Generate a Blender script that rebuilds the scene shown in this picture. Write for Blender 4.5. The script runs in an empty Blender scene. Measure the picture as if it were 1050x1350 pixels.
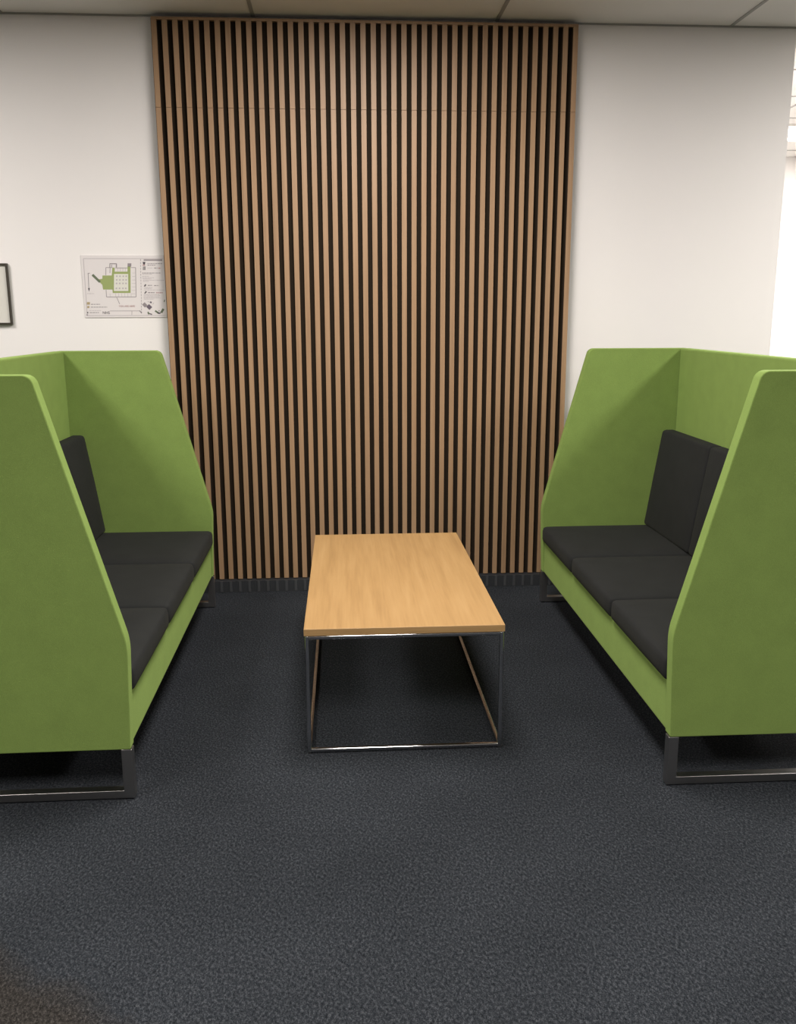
import bpy, bmesh, math, random
from mathutils import Vector, Matrix
random.seed(4)
scn = bpy.context.scene
COL = scn.collection

# ------------------------------------------------------------------ helpers
def srgb(r, g, b):
    f = lambda c: (c/255/12.92) if c/255 <= .04045 else ((c/255+.055)/1.055)**2.4
    return (f(r), f(g), f(b), 1)

class NT:
    def __init__(s, name):
        s.m = bpy.data.materials.new(name); s.m.use_nodes = True
        s.t = s.m.node_tree; s.n = s.t.nodes
        s.b = s.n['Principled BSDF']
    def node(s, typ, **kw):
        n = s.n.new(typ)
        for k, v in kw.items():
            if hasattr(n, k): setattr(n, k, v)
            else: n.inputs[k].default_value = v
        return n
    def link(s, a, b): s.t.links.new(a, b)
    def coord(s, scale=(1,1,1), rot=(0,0,0), kind='Object'):
        tc = s.node('ShaderNodeTexCoord'); mp = s.node('ShaderNodeMapping')
        mp.inputs['Scale'].default_value = scale; mp.inputs['Rotation'].default_value = rot
        s.link(tc.outputs[kind], mp.inputs['Vector']); return mp.outputs['Vector']
    def noise(s, vec, scale, detail=3, rough=.55):
        n = s.node('ShaderNodeTexNoise'); n.inputs['Scale'].default_value = scale
        n.inputs['Detail'].default_value = detail; n.inputs['Roughness'].default_value = rough
        s.link(vec, n.inputs['Vector']); return n.outputs['Fac']
    def ramp(s, fac, stops):
        r = s.node('ShaderNodeValToRGB'); e = r.color_ramp.elements
        while len(e) < len(stops): e.new(.5)
        for el, (p, c) in zip(e, stops): el.position = p; el.color = c
        s.link(fac, r.inputs['Fac']); return r.outputs['Color']
    def bump(s, h, strength, dist):
        b = s.node('ShaderNodeBump'); b.inputs['Strength'].default_value = strength
        b.inputs['Distance'].default_value = dist
        s.link(h, b.inputs['Height']); s.link(b.outputs['Normal'], s.b.inputs['Normal'])
    def set(s, **kw):
        for k, v in kw.items(): s.b.inputs[k.replace('_', ' ')].default_value = v

def simple(name, col, rough=.6, metal=0.0, spec=.5):
    k = NT(name); k.set(Base_Color=col, Roughness=rough, Metallic=metal); k.b.inputs['Specular IOR Level'].default_value = spec
    return k.m

def scale_c(c, f): return (c[0]*f, c[1]*f, c[2]*f, 1)

def fabric(name, col, var, bumpd, weave=900, spec=.25, sheen=.25):
    k = NT(name); v = k.coord()
    n1 = k.noise(v, weave, 2); n2 = k.noise(v, 14, 4)
    mx = k.node('ShaderNodeMath', operation='ADD'); mul = k.node('ShaderNodeMath', operation='MULTIPLY')
    mul.inputs[1].default_value = .6
    k.link(n2, mul.inputs[0]); k.link(n1, mx.inputs[0]); k.link(mul.outputs[0], mx.inputs[1])
    c = k.ramp(mx.outputs[0], [(.5, scale_c(col, 1-var)), (1.0, scale_c(col, 1+var))])
    k.link(c, k.b.inputs['Base Color'])
    k.set(Roughness=.95); k.b.inputs['Specular IOR Level'].default_value = spec
    k.b.inputs['Sheen Weight'].default_value = sheen; k.b.inputs['Sheen Roughness'].default_value = .5
    k.b.inputs['Sheen Tint'].default_value = (min(1, col[0]*2+.1), min(1, col[1]*2+.1), min(1, col[2]*2+.05), 1)
    k.bump(n1, .35, bumpd)
    return k.m

def wood(name, stops, scale, rough, rot=(0,0,0), broad=None, perobj=0):
    k = NT(name); v = k.coord(scale, rot)
    a = k.noise(v, 1.0, 6, .62)
    v2 = k.coord(tuple(x*(6 if x > 10 else 3) for x in scale), rot)
    b = k.noise(v2, 1.0, 3, .5)
    mx = k.node('ShaderNodeMix', data_type='FLOAT'); mx.inputs[0].default_value = .35
    k.link(a, mx.inputs[2]); k.link(b, mx.inputs[3])
    k.link(k.ramp(mx.outputs[0], stops), k.b.inputs['Base Color'])
    k.set(Roughness=rough); k.bump(b, .08, .0005)
    return k.m

# ------------------------------------------------------------------ materials
M = {}
def paint(name, col, rough=.65):
    k = NT(name); v = k.coord()
    n = k.noise(v, 160, 3); n2 = k.noise(v, 1.3, 2)
    k.link(k.ramp(n2, [(.3, scale_c(col, .985)), (.7, scale_c(col, 1.01))]), k.b.inputs['Base Color'])
    k.set(Roughness=rough); k.bump(n, .06, .001); return k.m
M['wall'] = paint('white wall paint', (.83, .80, .775, 1))
M['ceil'] = paint('ceiling tile', (.86, .84, .80, 1), .9)
M['tee'] = simple('ceiling grid metal', (.36, .35, .33, 1), .5)
M['skirt'] = simple('dark skirting', (.030, .032, .035, 1), .45)
M['streak'] = simple('skirting streaks', (.055, .057, .060, 1), .45)

GREEN = (.180, .262, .064, 1)
M['green'] = fabric('green wool felt', GREEN, .10, .0012, 420)
M['dark'] = fabric('charcoal weave', (.0155, .0160, .0158, 1), .22, .0008, 900, .2, .12)
M['steel'] = simple('satin dark steel', (.42, .41, .40, 1), .32, 1.0)
M['glide'] = simple('black plastic', (.02, .02, .02, 1), .5)
M['chrome'] = simple('polished chrome', (.62, .62, .63, 1), .07, 1.0)
M['slat'] = wood('oak veneer slats', [(.25, (.240, .142, .074, 1)), (.5, (.335, .206, .112, 1)), (.78, (.395, .252, .146, 1))],
                 (55, 55, 1.3), .5)
M['black'] = simple('black acoustic felt', (.022, .015, .009, 1), .95, 0, .15)
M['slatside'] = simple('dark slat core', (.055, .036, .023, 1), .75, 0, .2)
M['table'] = wood('oak laminate', [(.25, (.275, .156, .058, 1)), (.5, (.365, .216, .084, 1)), (.75, (.425, .264, .112, 1))],
                  (26, 1.6, 26), .42)
M['tableedge'] = wood('oak edge band', [(.3, (.36, .215, .085, 1)), (.7, (.47, .295, .125, 1))], (2.2, 2.2, 40), .45)
M['frame'] = simple('black picture frame', (.035, .028, .018, 1), .4)
M['print'] = simple('cream picture print', (.66, .64, .58, 1), .5)
M['paper'] = simple('laminated paper', (.74, .70, .69, 1), .25)
M['ink'] = simple('grey print ink', (.27, .24, .25, 1), .5)
M['inkline'] = simple('pale print line', (.47, .43, .44, 1), .5)
M['inkblack'] = simple('black print ink', (.07, .06, .07, 1), .5)
M['inkred'] = simple('red print ink', (.42, .22, .23, 1), .5)
M['inkgreen'] = simple('green print ink', (.30, .36, .13, 1), .5)
M['inkdkgreen'] = simple('dark green print ink', (.13, .16, .10, 1), .5)
M['inkviolet'] = simple('violet grey print ink', (.13, .105, .135, 1), .5)
M['inktan'] = simple('tan print ink', (.42, .33, .18, 1), .5)
M['papercourt'] = simple('white print area', (.70, .69, .62, 1), .3)

def carpet():
    k = NT('loop pile carpet'); v = k.coord()
    ve = k.node('ShaderNodeTexVoronoi'); ve.inputs['Scale'].default_value = 210
    vw = k.coord((1, .62, 1), (0, 0, .62)); k.link(vw, ve.inputs['Vector'])
    n1 = k.noise(vw, 175, 4, .75); n2 = k.noise(v, 3.0, 3); n3 = k.noise(v, 420, 2)
    mx = k.node('ShaderNodeMix', data_type='FLOAT'); mx.inputs[0].default_value = .35
    k.link(n1, mx.inputs[2]); k.link(n3, mx.inputs[3])
    blue = k.ramp(mx.outputs[0], [(.38, (.0048, .0058, .0074, 1)), (.50, (.0192, .0218, .0256, 1)), (.63, (.065, .070, .077, 1))])
    brown = k.ramp(mx.outputs[0], [(.38, (.0064, .0058, .0053, 1)), (.50, (.0220, .0198, .0178, 1)), (.63, (.070, .063, .057, 1))])
    # carpet colour turns browner beyond a soft diagonal edge near the camera on the left
    sp = k.node('ShaderNodeSeparateXYZ'); tc = k.node('ShaderNodeTexCoord'); k.link(tc.outputs['Object'], sp.inputs[0])
    m1 = k.node('ShaderNodeMath', operation='MULTIPLY'); m1.inputs[1].default_value = .69
    k.link(sp.outputs['X'], m1.inputs[0])
    ad = k.node('ShaderNodeMath', operation='ADD'); k.link(m1.outputs[0], ad.inputs[0]); k.link(sp.outputs['Y'], ad.inputs[1])
    nz = k.node('ShaderNodeMath', operation='MULTIPLY_ADD'); nz.inputs[1].default_value = .14
    k.link(k.noise(v, 9, 3), nz.inputs[0]); k.link(ad.outputs[0], nz.inputs[2])
    mr = k.node('ShaderNodeMapRange'); mr.inputs['From Min'].default_value = -3.27; mr.inputs['From Max'].default_value = -3.17
    mr.inputs['To Min'].default_value = 1; mr.inputs['To Max'].default_value = 0
    k.link(nz.outputs[0], mr.inputs['Value'])
    mc = k.node('ShaderNodeMix', data_type='RGBA'); k.link(mr.outputs[0], mc.inputs[0]); k.link(blue, mc.inputs[6]); k.link(brown, mc.inputs[7])
    mv = k.node('ShaderNodeMix', data_type='RGBA', blend_type='MULTIPLY'); mv.inputs[0].default_value = 1
    k.link(mc.outputs[2], mv.inputs[6]); k.link(k.ramp(n2, [(.3, (.88, .88, .88, 1)), (.7, (1.1, 1.1, 1.1, 1))]), mv.inputs[7])
    k.link(mv.outputs[2], k.b.inputs['Base Color'])
    k.set(Roughness=1.0); k.b.inputs['Specular IOR Level'].default_value = .1
    k.bump(mx.outputs[0], .35, .003)
    return k.m
M['carpet'] = carpet()

def emit(name, col, s):
    k = NT(name); k.set(Base_Color=(.8, .8, .8, 1)); k.b.inputs['Emission Color'].default_value = col
    k.b.inputs['Emission Strength'].default_value = s; return k.m
M['lamp'] = emit('lit diffuser', (1, .95, .88, 1), 8)

# ------------------------------------------------------------------ mesh helpers
def box(bm, x0, x1, y0, y1, z0, z1, mi=0, bevel=0, seg=2):
    vs = [bm.verts.new((x, y, z)) for z in (z0, z1) for y in (y0, y1) for x in (x0, x1)]
    fs = [(0,2,3,1), (4,5,7,6), (0,1,5,4), (2,6,7,3), (0,4,6,2), (1,3,7,5)]
    faces = [bm.faces.new([vs[i] for i in f]) for f in fs]
    for f in faces: f.material_index = mi
    if bevel:
        es = list({e for f in faces for e in f.edges})
        bmesh.ops.bevel(bm, geom=es, offset=bevel, segments=seg, profile=.5, affect='EDGES')
    return faces

def obj(name, bm, mats, parent=None, smooth=False, loc=None):
    me = bpy.data.meshes.new(name)
    bmesh.ops.recalc_face_normals(bm, faces=bm.faces[:])
    bm.to_mesh(me); bm.free()
    for m in (mats if isinstance(mats, (list, tuple)) else [mats]): me.materials.append(m)
    if smooth:
        for p in me.polygons: p.use_smooth = True
    o = bpy.data.objects.new(name, me); COL.objects.link(o)
    if parent: o.parent = parent
    if loc: o.location = loc
    return o

def soften(o, width, seg=4, angle=30):
    b = o.modifiers.new('soft edges', 'BEVEL'); b.width = width; b.segments = seg
    b.limit_method = 'ANGLE'; b.angle_limit = math.radians(angle); b.use_clamp_overlap = True
    w = o.modifiers.new('even shading', 'WEIGHTED_NORMAL'); w.keep_sharp = False; w.weight = 100

def thing(name, label, cat, loc=(0,0,0), rz=0, group=None):
    o = bpy.data.objects.new(name, None); COL.objects.link(o)
    o.empty_display_size = .1
    o.location = loc; o.rotation_euler = (0, 0, rz); o['label'] = label; o['category'] = cat
    if group: o['group'] = group
    return o

def struct(name, bm, m, label=None):
    o = obj(name, bm, m); o['kind'] = 'structure'
    return o

# ------------------------------------------------------------------ the room
H = 2.7; WX = 2.15
XL, XR, YF, YB = -6.0, 7.0, -8.5, 3.42
bm = bmesh.new(); box(bm, XL-.1, XR+.1, YF-.1, YB+.1, -.1, 0); struct('floor', bm, M['carpet'])
bm = bmesh.new(); box(bm, XL-.1, XR+.1, YF-.1, YB+.1, H, H+.1); struct('ceiling', bm, M['ceil'])
bm = bmesh.new(); box(bm, XL, WX, 0, .14, 0, H); struct('wall_back', bm, M['wall'])
bm = bmesh.new(); box(bm, WX-.14, WX, .14, YB, 0, H); struct('wall_side', bm, M['wall'])
bm = bmesh.new(); box(bm, WX-.14, XR, YB, YB+.1, 0, H); struct('wall_far', bm, M['wall'])
bm = bmesh.new(); box(bm, XL-.1, XL, YF, .14, 0, H); struct('wall_left', bm, M['wall'])
bm = bmesh.new(); box(bm, XR, XR+.1, YF, YB+.1, 0, H); struct('wall_right', bm, M['wall'])
bm = bmesh.new(); box(bm, XL-.1, XR+.1, YF-.1, YF, 0, H); struct('wall_front', bm, M['wall'])

# suspended-ceiling grid: main tees every 1.2 m, cross tees every 0.6 m (from the seating outward)
bm = bmesh.new()
x0, y0 = .711, .12
for k in range(-5, 6):
    x = x0 + 1.116*k
    if XL < x < XR:
        box(bm, x-.0085, x+.0085, YF, (YB if x > WX else -.0), H-.003, H+.001)
for k in range(-14, 6):
    y = y0 + .6*k
    if y < -.2: box(bm, XL, XR, y-.0085, y+.0085, H-.0025, H+.001)
    elif y > .0: box(bm, WX, XR, y-.0085, y+.0085, H-.0025, H+.001)
struct('trim_1', bm, M['tee'])
# perimeter angle where wall meets ceiling
bm = bmesh.new()
box(bm, XL, WX+.006, -.006, 0, H-.007, H)
box(bm, WX, WX+.006, 0, YB, H-.007, H)
struct('trim_2', bm, M['tee'])
# skirting along the back wall
bm = bmesh.new()
box(bm, XL, -.87, -.015, 0, 0, .06); box(bm, 1.10, WX, -.015, 0, 0, .06)
struct('baseboard_back', bm, M['skirt'])

# ------------------------------------------------------------------ slatted wall panel
PL, PR, PD = -.854, 1.0845, .0556
ZB, ZJ, ZT = .064, 2.3015, 2.679
sp = thing('slatted_wall_panel', 'tall oak slatted wall panel with dark gaps between the two green sofas', 'wall panel', (0, 0, 0))
NS = 42; WS = .0238; pitch = (PR-PL-WS)/(NS-1)
bm = bmesh.new(); box(bm, PL-.005, PR-.002, -.036, -.001, ZB-.004, ZT); obj('backing_board', bm, M['black'], sp)
def slats(z0, z1, name):
    bm = bmesh.new()
    for i in range(NS):
        x = PL + pitch*i
        w = WS
        fs = box(bm, x, x+w, -PD, -.0355, z0, z1, 0)
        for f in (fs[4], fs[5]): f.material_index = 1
    return obj(name, bm, [M['slat'], M['slatside']], sp)
slats(ZB, ZJ-.0008, 'lower_slat_panel')
slats(ZJ+.0008, ZT-.012, 'upper_slat_panel')
bm = bmesh.new(); box(bm, PL, PR, -PD, -.0355, ZT-.0115, ZT); obj('top_rail', bm, M['slat'], sp)
bm = bmesh.new()
box(bm, PL-.005, PR+.005, -.080, -.001, 0, ZB-.005, 0)
obj('kick_board', bm, M['skirt'], sp)
bm = bmesh.new()  # lighter upright streaks along the kick board, built as thin raised strips
n = 0
while True:
    x = PL + .004 + n*pitch*1.004
    if x+.013 > PR: break
    box(bm, x, x+.013, -.0825, -.0798, .003, ZB-.007); n += 1
obj('kick_board_streaks', bm, M['streak'], sp)

# ------------------------------------------------------------------ sofas
L, W, HS, ZL, ZK, SET, T = 1.787, .672, 1.222, .158, .478, .200, .045
ZSEAT, ZC = .388, .312
HX, HY = W/2, L/2

def arc(c, a0, a1, r, n):
    return [(c[0]+r*math.cos(a0+(a1-a0)*i/n), c[1]+r*math.sin(a0+(a1-a0)*i/n)) for i in range(n+1)]

def rounded_poly(pts, radii, n=6):
    out = []
    N = len(pts)
    for i in range(N):
        p = Vector(pts[i]); a = Vector(pts[i-1]); b = Vector(pts[(i+1) % N]); r = radii[i]
        if r <= 0: out.append(tuple(p)); continue
        u = (a-p).normalized(); v = (b-p).normalized()
        ang = u.angle(v); d = min(r/math.tan(ang/2), (a-p).length*.45, (b-p).length*.45); rr = d*math.tan(ang/2)
        c = p + (u+v).normalized()*(rr/math.sin(ang/2))
        s = p+u*d; e = p+v*d
        a0 = math.atan2(s.y-c.y, s.x-c.x); a1 = math.atan2(e.y-c.y, e.x-c.x)
        while a1-a0 > math.pi: a1 -= 2*math.pi
        while a1-a0 < -math.pi: a1 += 2*math.pi
        out += arc(c, a0, a1, rr, n)
    return out

def side_panel(name, ya, yb, parent):
    prof = rounded_poly([(-HX+.013, ZL), (-HX+.001, ZK), (-HX+SET, HS), (HX, HS), (HX, ZL)], [.004, .22, .030, .02, .004], 7)
    bm = bmesh.new()
    A = [bm.verts.new((x, ya, z)) for x, z in prof]; B = [bm.verts.new((x, yb, z)) for x, z in prof]
    bm.faces.new(A); bm.faces.new(B[::-1])
    N = len(prof)
    for i in range(N): bm.faces.new((A[i], A[(i+1) % N], B[(i+1) % N], B[i]))
    o = obj(name, bm, M['green'], parent, True); soften(o, .010, 4, 40)
    return o

def pillow(hx, hy, hz, rad, crown, cuts=8):
    """soft block centred on the origin, edges rounded, top and bottom slightly crowned"""
    bm = bmesh.new()
    xs = lambda h, n: sorted(set([-h, -h+rad*.3, -h+rad] + [(-h+rad)+(2*(h-rad))*i/n for i in range(n+1)] + [h-rad, h-rad*.3, h]))
    X = xs(hx, cuts); Y = xs(hy, cuts); Z = xs(hz, 2)
    V = {}
    def vert(x, y, z):
        key = (round(x, 6), round(y, 6), round(z, 6))
        if key not in V:
            q = Vector((max(-hx+rad, min(hx-rad, x)), max(-hy+rad, min(hy-rad, y)), max(-hz+rad, min(hz-rad, z))))
            d = Vector((x, y, z))-q
            p = q + d.normalized()*rad if d.length > 1e-9 else Vector((x, y, z))
            fx, fy = 1-(x/hx)**4, 1-(y/hy)**4
            p.z += (1 if z > 0 else -.0)*crown*fx*fy*(z/hz)
            p.x += .35*crown*(x/hx)**3*fy*(1-(z/hz)**2)
            p.y += .2*crown*(y/hy)**3*fx*(1-(z/hz)**2)
            V[key] = bm.verts.new(p)
        return V[key]
    def grid(P, Q, fn):
        for i in range(len(P)-1):
            for j in range(len(Q)-1):
                try: bm.faces.new((fn(P[i], Q[j]), fn(P[i+1], Q[j]), fn(P[i+1], Q[j+1]), fn(P[i], Q[j+1])))
                except ValueError: pass
    for s in (-1, 1):
        grid(X, Y, lambda a, b: vert(a, b, s*hz)); grid(X, Z, lambda a, b: vert(a, s*hy, b)); grid(Y, Z, lambda a, b: vert(s*hx, a, b))
    return bm

def make_sofa(label):
    root = thing('high_back_sofa', label, 'sofa', group='green high-backed sofas')
    side_panel('side_panel', -HY, -HY+T, root); side_panel('side_panel', HY-T, HY, root)
    iy = HY-T-.0005
    bm = bmesh.new(); box(bm, HX-.050, HX-.001, -iy, iy, ZL+.002, HS)
    o = obj('back_panel', bm, M['green'], root, True); soften(o, .010, 4)
    bm = bmesh.new(); box(bm, -HX+.016, HX-.051, -iy, iy, ZL, ZC-.001)
    o = obj('seat_base', bm, M['green'], root, True); soften(o, .008, 3)
    cl = (2*iy)/3
    for i in range(3):
        y = -iy + cl*(i+.5)
        hx = (W-.058)/2; hz = (ZSEAT-ZC)/2
        bm = pillow(hx, cl/2-.0012, hz, .019, .007)
        obj('seat_cushion', bm, M['dark'], root, True, (-HX+.002+hx, y, ZC+hz))
    for i in range(3):
        y = -iy + cl*(i+.5)
        z0, z1 = ZSEAT+.002, .846
        hz = (z1-z0)/2; hx = .0315
        bm = pillow(hx, cl/2-.0012, hz, .016, .0)
        for v in bm.verts:                     # lean: thicker towards the seat
            t = (v.co.z+hz)/(2*hz)
            if v.co.x < 0: v.co.x -= .066*(1-t) + .006*(1-(2*t-1)**2)*(1-(v.co.y/(cl/2))**4)
        obj('back_cushion', bm, M['dark'], root, True, (HX-.051-hx, y, (z0+z1)/2))
    for s in (-1, 1):                           # sled legs under each end
        y0_, y1_ = (-HY+.003, -HY+.033) if s < 0 else (HY-.033, HY-.003)
        bm = bmesh.new()
        xo, xi = -HX+.010, HX-.012; b = .031; zb = .004
        prof_o = [(xo, ZL-.001), (xo, zb), (xi, zb), (xi, ZL-.001)]
        prof_i = [(xo+b, ZL-.001), (xo+b, zb+b*.8), (xi-b, zb+b*.8), (xi-b, ZL-.001)]
        rings = []
        for (ox, oz), (ix, iz) in zip(prof_o, prof_i):
            rings.append([bm.verts.new(p) for p in ((ox, y0_, oz), (ox, y1_, oz), (ix, y1_, iz), (ix, y0_, iz))])
        for a, c in zip(rings, rings[1:]):
            for k in range(4): bm.faces.new((a[k], a[(k+1) % 4], c[(k+1) % 4], c[k]))
        bm.faces.new(rings[0]); bm.faces.new(rings[-1][::-1])
        o = obj('sled_leg', bm, M['steel'], root, True); soften(o, .0022, 2)
        for gx in (xo+.04, xi-.04):
            bm = bmesh.new(); bmesh.ops.create_cone(bm, cap_ends=True, segments=20, radius1=.011, radius2=.011, depth=.004,
                                                    matrix=Matrix.Translation((gx, (y0_+y1_)/2, .002)))
            obj('glide', bm, M['glide'], o)
    return root

def copy_tree(o, parent=None):
    c = o.copy(); COL.objects.link(c); c.parent = parent
    for ch in list(o.children): copy_tree(ch, c)
    return c

RX, RY, LXX, LY = .893, -2.1167, -.649, -2.0774
right = make_sofa('green high-backed sofa with charcoal cushions, right of the coffee table')
left = copy_tree(right); left['label'] = 'green high-backed sofa with charcoal cushions, left of the coffee table'
def place(o, fx, fy, yaw, sgn):
    c, s = math.cos(yaw), math.sin(yaw)
    X, Y = sgn*HX, HY
    o.location = (fx+X*c-Y*s, fy+X*s+Y*c, 0); o.rotation_euler = (0, 0, yaw + (math.pi if sgn < 0 else 0))
place(right, RX, RY, -.0106, 1)
place(left, LXX, LY, -.0006, -1)

# ------------------------------------------------------------------ coffee table
TX, TY, TYAW, TW, TL, TH, TT = .1458, -1.8379, -.0065, .6315, 1.2321, .4206, .0225
tb = thing('coffee_table', 'low oak-topped coffee table on a chrome box frame between the sofas', 'table', (TX, TY, 0), TYAW)
bm = bmesh.new()
fs = box(bm, -TW/2, TW/2, 0, TL, TH-TT, TH)
for f in (fs[2], fs[3], fs[4], fs[5]): f.material_index = 1
o = obj('tabletop', bm, [M['table'], M['tableedge']], tb, True); soften(o, .0012, 2)
s = .0135; ins = .002
ax, bx_, ay, by_ = -TW/2+ins, TW/2-ins, ins, TL-ins
zt, zb = TH-TT-.0003, .003
def bar(name, x0, x1, y0, y1, z0, z1):
    bm = bmesh.new(); box(bm, x0, x1, y0, y1, z0, z1)
    o = obj(name, bm, M['chrome'], tb, True); soften(o, .0042, 4); return o
for x in (ax, bx_-s):
    for y in (ay, by_-s):
        lg = bar('leg', x, x+s, y, y+s, zb, zt)
        bm = bmesh.new(); bmesh.ops.create_cone(bm, cap_ends=True, segments=16, radius1=.006, radius2=.006, depth=.003,
                                                matrix=Matrix.Translation((x+s/2, y+s/2, .0015)))
        obj('foot_pad', bm, M['glide'], lg)
for z in (zb, zt-s):
    for y in (ay, by_-s): bar('end_rail', ax+s-.003, bx_-s+.003, y, y+s, z, z+s)
    for x in (ax, bx_-s): bar('side_rail', x, x+s, ay+s-.003, by_-s+.003, z, z+s)

# ------------------------------------------------------------------ picture frame at the left edge of the wall
fw, fh = .42, .281
pf = thing('picture_frame', 'thin black picture frame with a pale print, hanging on the white wall', 'picture', (-1.593-fw/2, 0, 1.478))
bm = bmesh.new()
for a in ((-fw/2, fw/2, fh/2-.008, fh/2), (-fw/2, fw/2, -fh/2, -fh/2+.008), (-fw/2, -fw/2+.008, -fh/2+.008, fh/2-.008), (fw/2-.008, fw/2, -fh/2+.008, fh/2-.008)):
    box(bm, a[0], a[1], -.019, -.002, a[2], a[3])
obj('frame', bm, M['frame'], pf)
bm = bmesh.new(); box(bm, -fw/2+.0078, fw/2-.0078, -.010, -.003, -fh/2+.0078, fh/2-.0078); obj('print', bm, M['print'], pf)

# ------------------------------------------------------------------ evacuation plan sign
sg = thing('evacuation_plan_sign', 'laminated evacuation floor plan sign with green plan on the white wall', 'sign', (0, 0, 0))
def S(cx, cy):
    left_ = 112+(cy-108)*.1
    return (-1.254+(cx-left_)/705*.3885, 1.657-(cy-108)/542*.289)
def poly(bm, pts, y, mi=0):
    f = bm.faces.new([bm.verts.new((S(*p)[0], y, S(*p)[1])) for p in pts]); f.material_index = mi; return f
def rect(bm, a, b, c, d, y, mi=0): poly(bm, [(a, b), (c, b), (c, d), (a, d)], y, mi)
def line(bm, p, q, w, y, mi=0):
    p, q = Vector(p), Vector(q); d = (q-p).normalized(); n_ = Vector((-d.y, d.x))*w/2
    poly(bm, [tuple(p+n_), tuple(q+n_), tuple(q-n_), tuple(p-n_)], y, mi)
bm = bmesh.new()
x0_, x1_ = -1.254, -.8655
box(bm, x0_, x1_, -.0035, -.0005, 1.368, 1.657, 0, .0008, 2); obj('laminated_sheet', bm, M['paper'], sg)
INK = [M['ink'], M['inkline'], M['inkblack'], M['inkred'], M['inkgreen'], M['inkdkgreen'], M['inkviolet'], M['inktan'], M['papercourt']]
Y1, Y2, Y3 = -.0038, -.0041, -.0044
bm = bmesh.new()
line(bm, (138, 138), (812, 138), 5, Y1, 1); line(bm, (138, 138), (184, 630), 5, Y1, 1); line(bm, (184, 632), (862, 632), 5, Y1, 1)
for i in range(19):
    t = i/19; t2 = t+.034
    line(bm, (621+28*t, 142+480*t), (621+28*t2, 142+480*t2), 4, Y1, 0)
obj('border', bm, INK, sg)
bm = bmesh.new()
poly(bm, [(260, 318), (303, 312), (303, 283), (382, 283), (385, 215), (405, 215), (406, 250), (515, 250), (513, 205), (538, 205), (548, 435), (395, 435), (392, 405), (312, 405), (305, 365)], Y1, 4)
line(bm, (218, 276), (285, 340), 20, Y2, 5)
poly(bm, [(401, 270), (521, 270), (528, 418), (405, 418)], Y2, 8)
rect(bm, 360, 178, 422, 186, Y1, 0); rect(bm, 360, 186, 366, 214, Y1, 0); rect(bm, 414, 186, 424, 214, Y1, 0); rect(bm, 372, 190, 384, 210, Y1, 1); rect(bm, 513, 178, 545, 207, Y1, 0)
for p, q in (((330, 215), (385, 215)), ((410, 218), (513, 218)), ((540, 215), (582, 215)), ((582, 215), (596, 470)), ((596, 470), (343, 470)), ((343, 470), (338, 408)), ((330, 215), (332, 280)), ((366, 215), (366, 262))):
    line(bm, p, q, 5, Y1, 0)
for x in (430, 452, 474, 496): line(bm, (x, 220), (x+1, 246), 3, Y2, 1)
for yy in (262, 292, 322, 352, 382, 412, 442): line(bm, (556, yy), (588, yy), 3, Y2, 1)
for x in (372, 420, 446, 472, 498, 524, 552): line(bm, (x, 438), (x+2, 468), 3, Y2, 1)
for x in (425, 452, 480, 505):
    for yy in (290, 322, 352, 395): rect(bm, x-6, yy-7, x+7, yy+6, Y3, 1)
line(bm, (430, 472), (458, 532), 4, Y2, 0)
line(bm, (181, 262), (192, 405), 5, Y1, 0); line(bm, (181, 264), (196, 264), 5, Y1, 0); poly(bm, [(184, 392), (200, 392), (194, 424)], Y2, 2)
obj('floor_plan', bm, INK, sg)
bm = bmesh.new()
def greek(x0, x1, y, h, mi, yy=Y1):
    x = x0
    while x < x1:
        w = random.uniform(7, 22); rect(bm, x, y-h/2, min(x+w, x1), y+h/2, yy, mi); x += w+4
rect(bm, 648, 144, 806, 156, Y1, 0)
poly(bm, [(640, 166), (664, 166), (660, 188), (646, 188)], Y1, 2); rect(bm, 640, 190, 662, 198, Y1, 3)
for x in (647, 655, 663): rect(bm, x-2, 205, x+3, 236, Y1, 2)
for a in ((682, 806, 181, 6, 0), (682, 750, 194, 6, 0), (684, 728, 219, 5, 1), (740, 768, 219, 7, 0), (774, 798, 220, 7, 3), (640, 795, 262, 6, 0), (642, 722, 271, 5, 1), (640, 700, 290, 5, 1),
          (642, 742, 303, 5, 1), (648, 720, 313, 5, 1), (650, 832, 324, 5, 1), (650, 700, 334, 5, 1), (692, 732, 369, 7, 0), (746, 786, 371, 7, 0), (664, 735, 388, 5, 1), (664, 728, 398, 5, 1), (664, 840, 409, 4, 1),
          (696, 752, 432, 8, 0), (766, 822, 433, 8, 3), (662, 792, 449, 5, 1), (662, 800, 459, 5, 1), (662, 790, 469, 5, 1), (662, 806, 479, 5, 1), (664, 750, 489, 5, 1)): greek(*a)
poly(bm, [(658, 376), (672, 356), (680, 366), (668, 380)], Y1, 2); poly(bm, [(664, 438), (676, 418), (688, 424), (672, 442)], Y1, 2)
obj('printed_notes', bm, INK, sg)
bm = bmesh.new()
for a in ((178, 236, 440, 5, 1), (212, 290, 533, 6, 0), (212, 352, 558, 6, 0), (205, 282, 606, 6, 0), (200, 300, 588, 4, 1)): greek(*a)
rect(bm, 178, 514, 204, 536, Y2, 7); rect(bm, 182, 548, 200, 566, Y2, 7); rect(bm, 182, 600, 192, 612, Y2, 2); rect(bm, 176, 622, 190, 630, Y2, 0)
rect(bm, 376, 588, 632, 595, Y1, 1); rect(bm, 562, 590, 568, 628, Y1, 1); line(bm, (628, 588), (650, 612), 8, Y1, 0)
obj('legend', bm, INK, sg)
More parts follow.
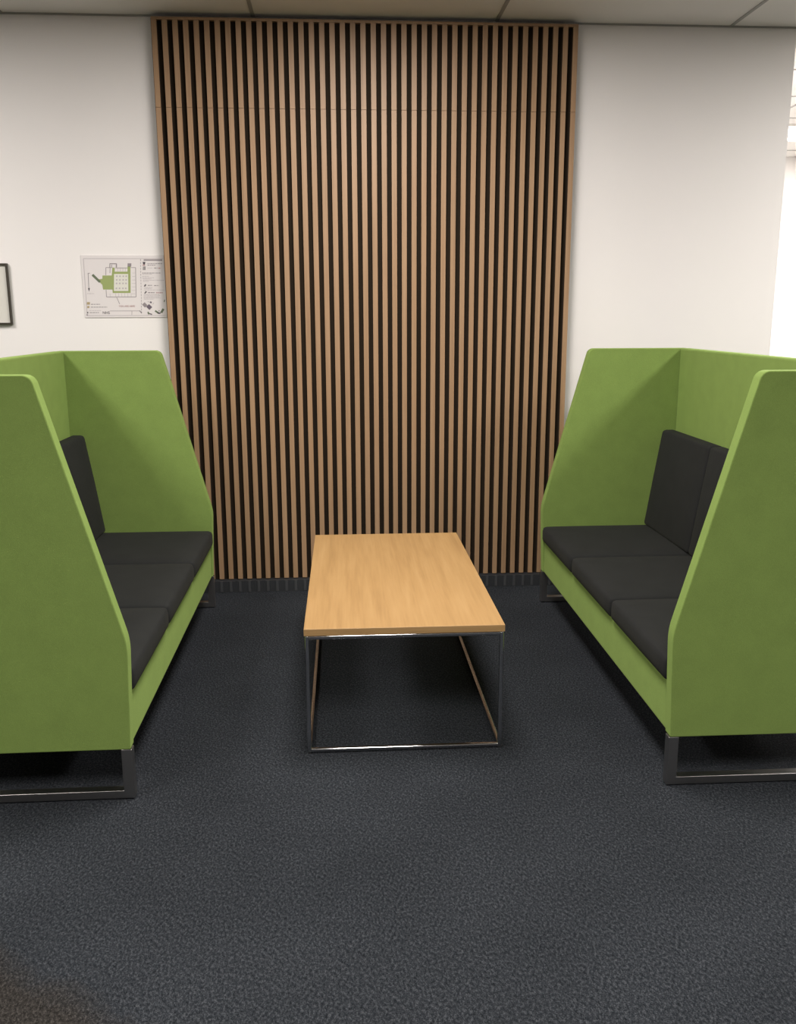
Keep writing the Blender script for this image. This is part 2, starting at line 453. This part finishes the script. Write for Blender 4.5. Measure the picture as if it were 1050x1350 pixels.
def lettering(name, txt, cx, cy, width_px, mat):
    cu = bpy.data.curves.new(name, 'FONT'); cu.body = txt; cu.size = 1; cu.resolution_u = 3
    t = bpy.data.objects.new(name, cu); COL.objects.link(t)
    dg = bpy.context.evaluated_depsgraph_get(); me = bpy.data.meshes.new_from_object(t.evaluated_get(dg))
    bpy.data.objects.remove(t)
    xs = [v.co.x for v in me.vertices]; ys = [v.co.y for v in me.vertices]
    k = width_px/705*.3885/(max(xs)-min(xs)); X, Z = S(cx, cy)
    for v in me.vertices: v.co = (X+(v.co.x-min(xs))*k, Y3, Z+(v.co.y-(max(ys)+min(ys))/2)*k)
    me.materials.append(mat); o = bpy.data.objects.new(name, me); COL.objects.link(o); o.parent = sg; return o
lettering('caption', 'YOU ARE HERE', 452, 550, 136, M['inkred'])
lettering('logo_lettering', 'NHS', 316, 607, 60, M['inkblack'])
bm = bmesh.new()
def blob(cx, cy, w, h, a, mi):
    c, s_ = math.cos(a), math.sin(a)
    poly(bm, [(cx+x*c-y*s_, cy+x*s_+y*c) for x, y in ((-w, -h), (w, -h), (w, h), (-w, h))], Y1, mi)
blob(673, 540, 19, 15, .8, 0); blob(712, 558, 20, 17, .75, 6); blob(724, 517, 8, 7, .4, 6); blob(704, 512, 8, 3, .2, 1); blob(745, 528, 3, 8, .6, 1)
obj('site_map', bm, INK, sg)
bm = bmesh.new()
blob(708, 612, 7, 12, -.5, 5); blob(728, 620, 12, 5, .3, 6); blob(780, 602, 20, 7, .6, 5); blob(800, 612, 12, 7, .1, 6); blob(826, 592, 10, 20, .5, 5); blob(798, 592, 5, 5, .3, 0); blob(840, 505, 4, 10, .2, 5)
obj('site_map', bm, INK, sg)

# ------------------------------------------------------------------ ceiling light seen past the wall end
cl_ = thing('ceiling_light', 'bright recessed ceiling light beyond the end of the white wall', 'ceiling light', (3.55, 2.40, H-.004))
bm = bmesh.new()
for a in ((-.56, .56, -.28, -.26), (-.56, .56, .26, .28), (-.56, -.54, -.26, .26), (.54, .56, -.26, .26)): box(bm, a[0], a[1], a[2], a[3], -.010, .002)
obj('frame', bm, M['ceil'], cl_)
bm = bmesh.new(); box(bm, -.54, .54, -.26, .26, -.004, .000); obj('diffuser', bm, M['lamp'], cl_)

# ------------------------------------------------------------------ lights: recessed ceiling panels
def panel(x, y, power, sx=1.1, sy=.55, col=(1, .95, .918), spread=math.pi):
    l = bpy.data.lights.new('ceiling_panel_light', 'AREA'); l.shape = 'RECTANGLE'; l.size = sx; l.size_y = sy
    l.energy = power; l.color = col; l.spread = spread
    o = bpy.data.objects.new('ceiling_panel_light', l); COL.objects.link(o); o.location = (x, y, H-.006); return o
PW = 42
SP = math.radians(160)
panel(-2.45, -1.6, PW*.74, .55, 1.1); panel(.12, -1.42, PW*.78, .55, 1.1); panel(3.1, -1.6, PW*1.02, .55, 1.1)
panel(-2.45, -4.2, PW*.75, .55, 1.1, spread=SP); panel(.12, -4.2, PW*.75, .55, 1.1, spread=SP); panel(3.1, -4.2, PW*.75, .55, 1.1, spread=SP)
panel(3.2, 1.0, 70); panel(5.6, 2.2, 80)
w = bpy.data.worlds.new('world'); scn.world = w; w.use_nodes = True
w.node_tree.nodes['Background'].inputs[0].default_value = (.02, .02, .02, 1)

# ------------------------------------------------------------------ camera
f, cx, cy, cz, pit, yaw, rol = 1176.5, -.0522, -4.4759, 1.3671, .2153, .0670, .0032
Rv = Vector((math.cos(yaw), -math.sin(yaw), 0)); Fh = Vector((math.sin(yaw), math.cos(yaw), 0)); Zv = Vector((0, 0, 1))
Fv = Fh*math.cos(pit) - Zv*math.sin(pit); Uv = Fh*math.sin(pit) + Zv*math.cos(pit)
R2 = Rv*math.cos(rol) - Uv*math.sin(rol); U2 = Rv*math.sin(rol) + Uv*math.cos(rol)
cam = bpy.data.cameras.new('camera'); co = bpy.data.objects.new('camera', cam); COL.objects.link(co)
mt = Matrix((R2, U2, -Fv)).transposed().to_4x4(); mt.translation = (cx, cy, cz); co.matrix_world = mt
cam.sensor_fit = 'VERTICAL'; cam.sensor_height = 36; cam.lens = 36*f/1350
cam.clip_start = .05
scn.camera = co
scn.view_settings.view_transform = 'Standard'; scn.view_settings.look = 'None'
scn.view_settings.gamma = 1; scn.view_settings.use_curve_mapping = False
scn.view_settings.exposure = 0.95
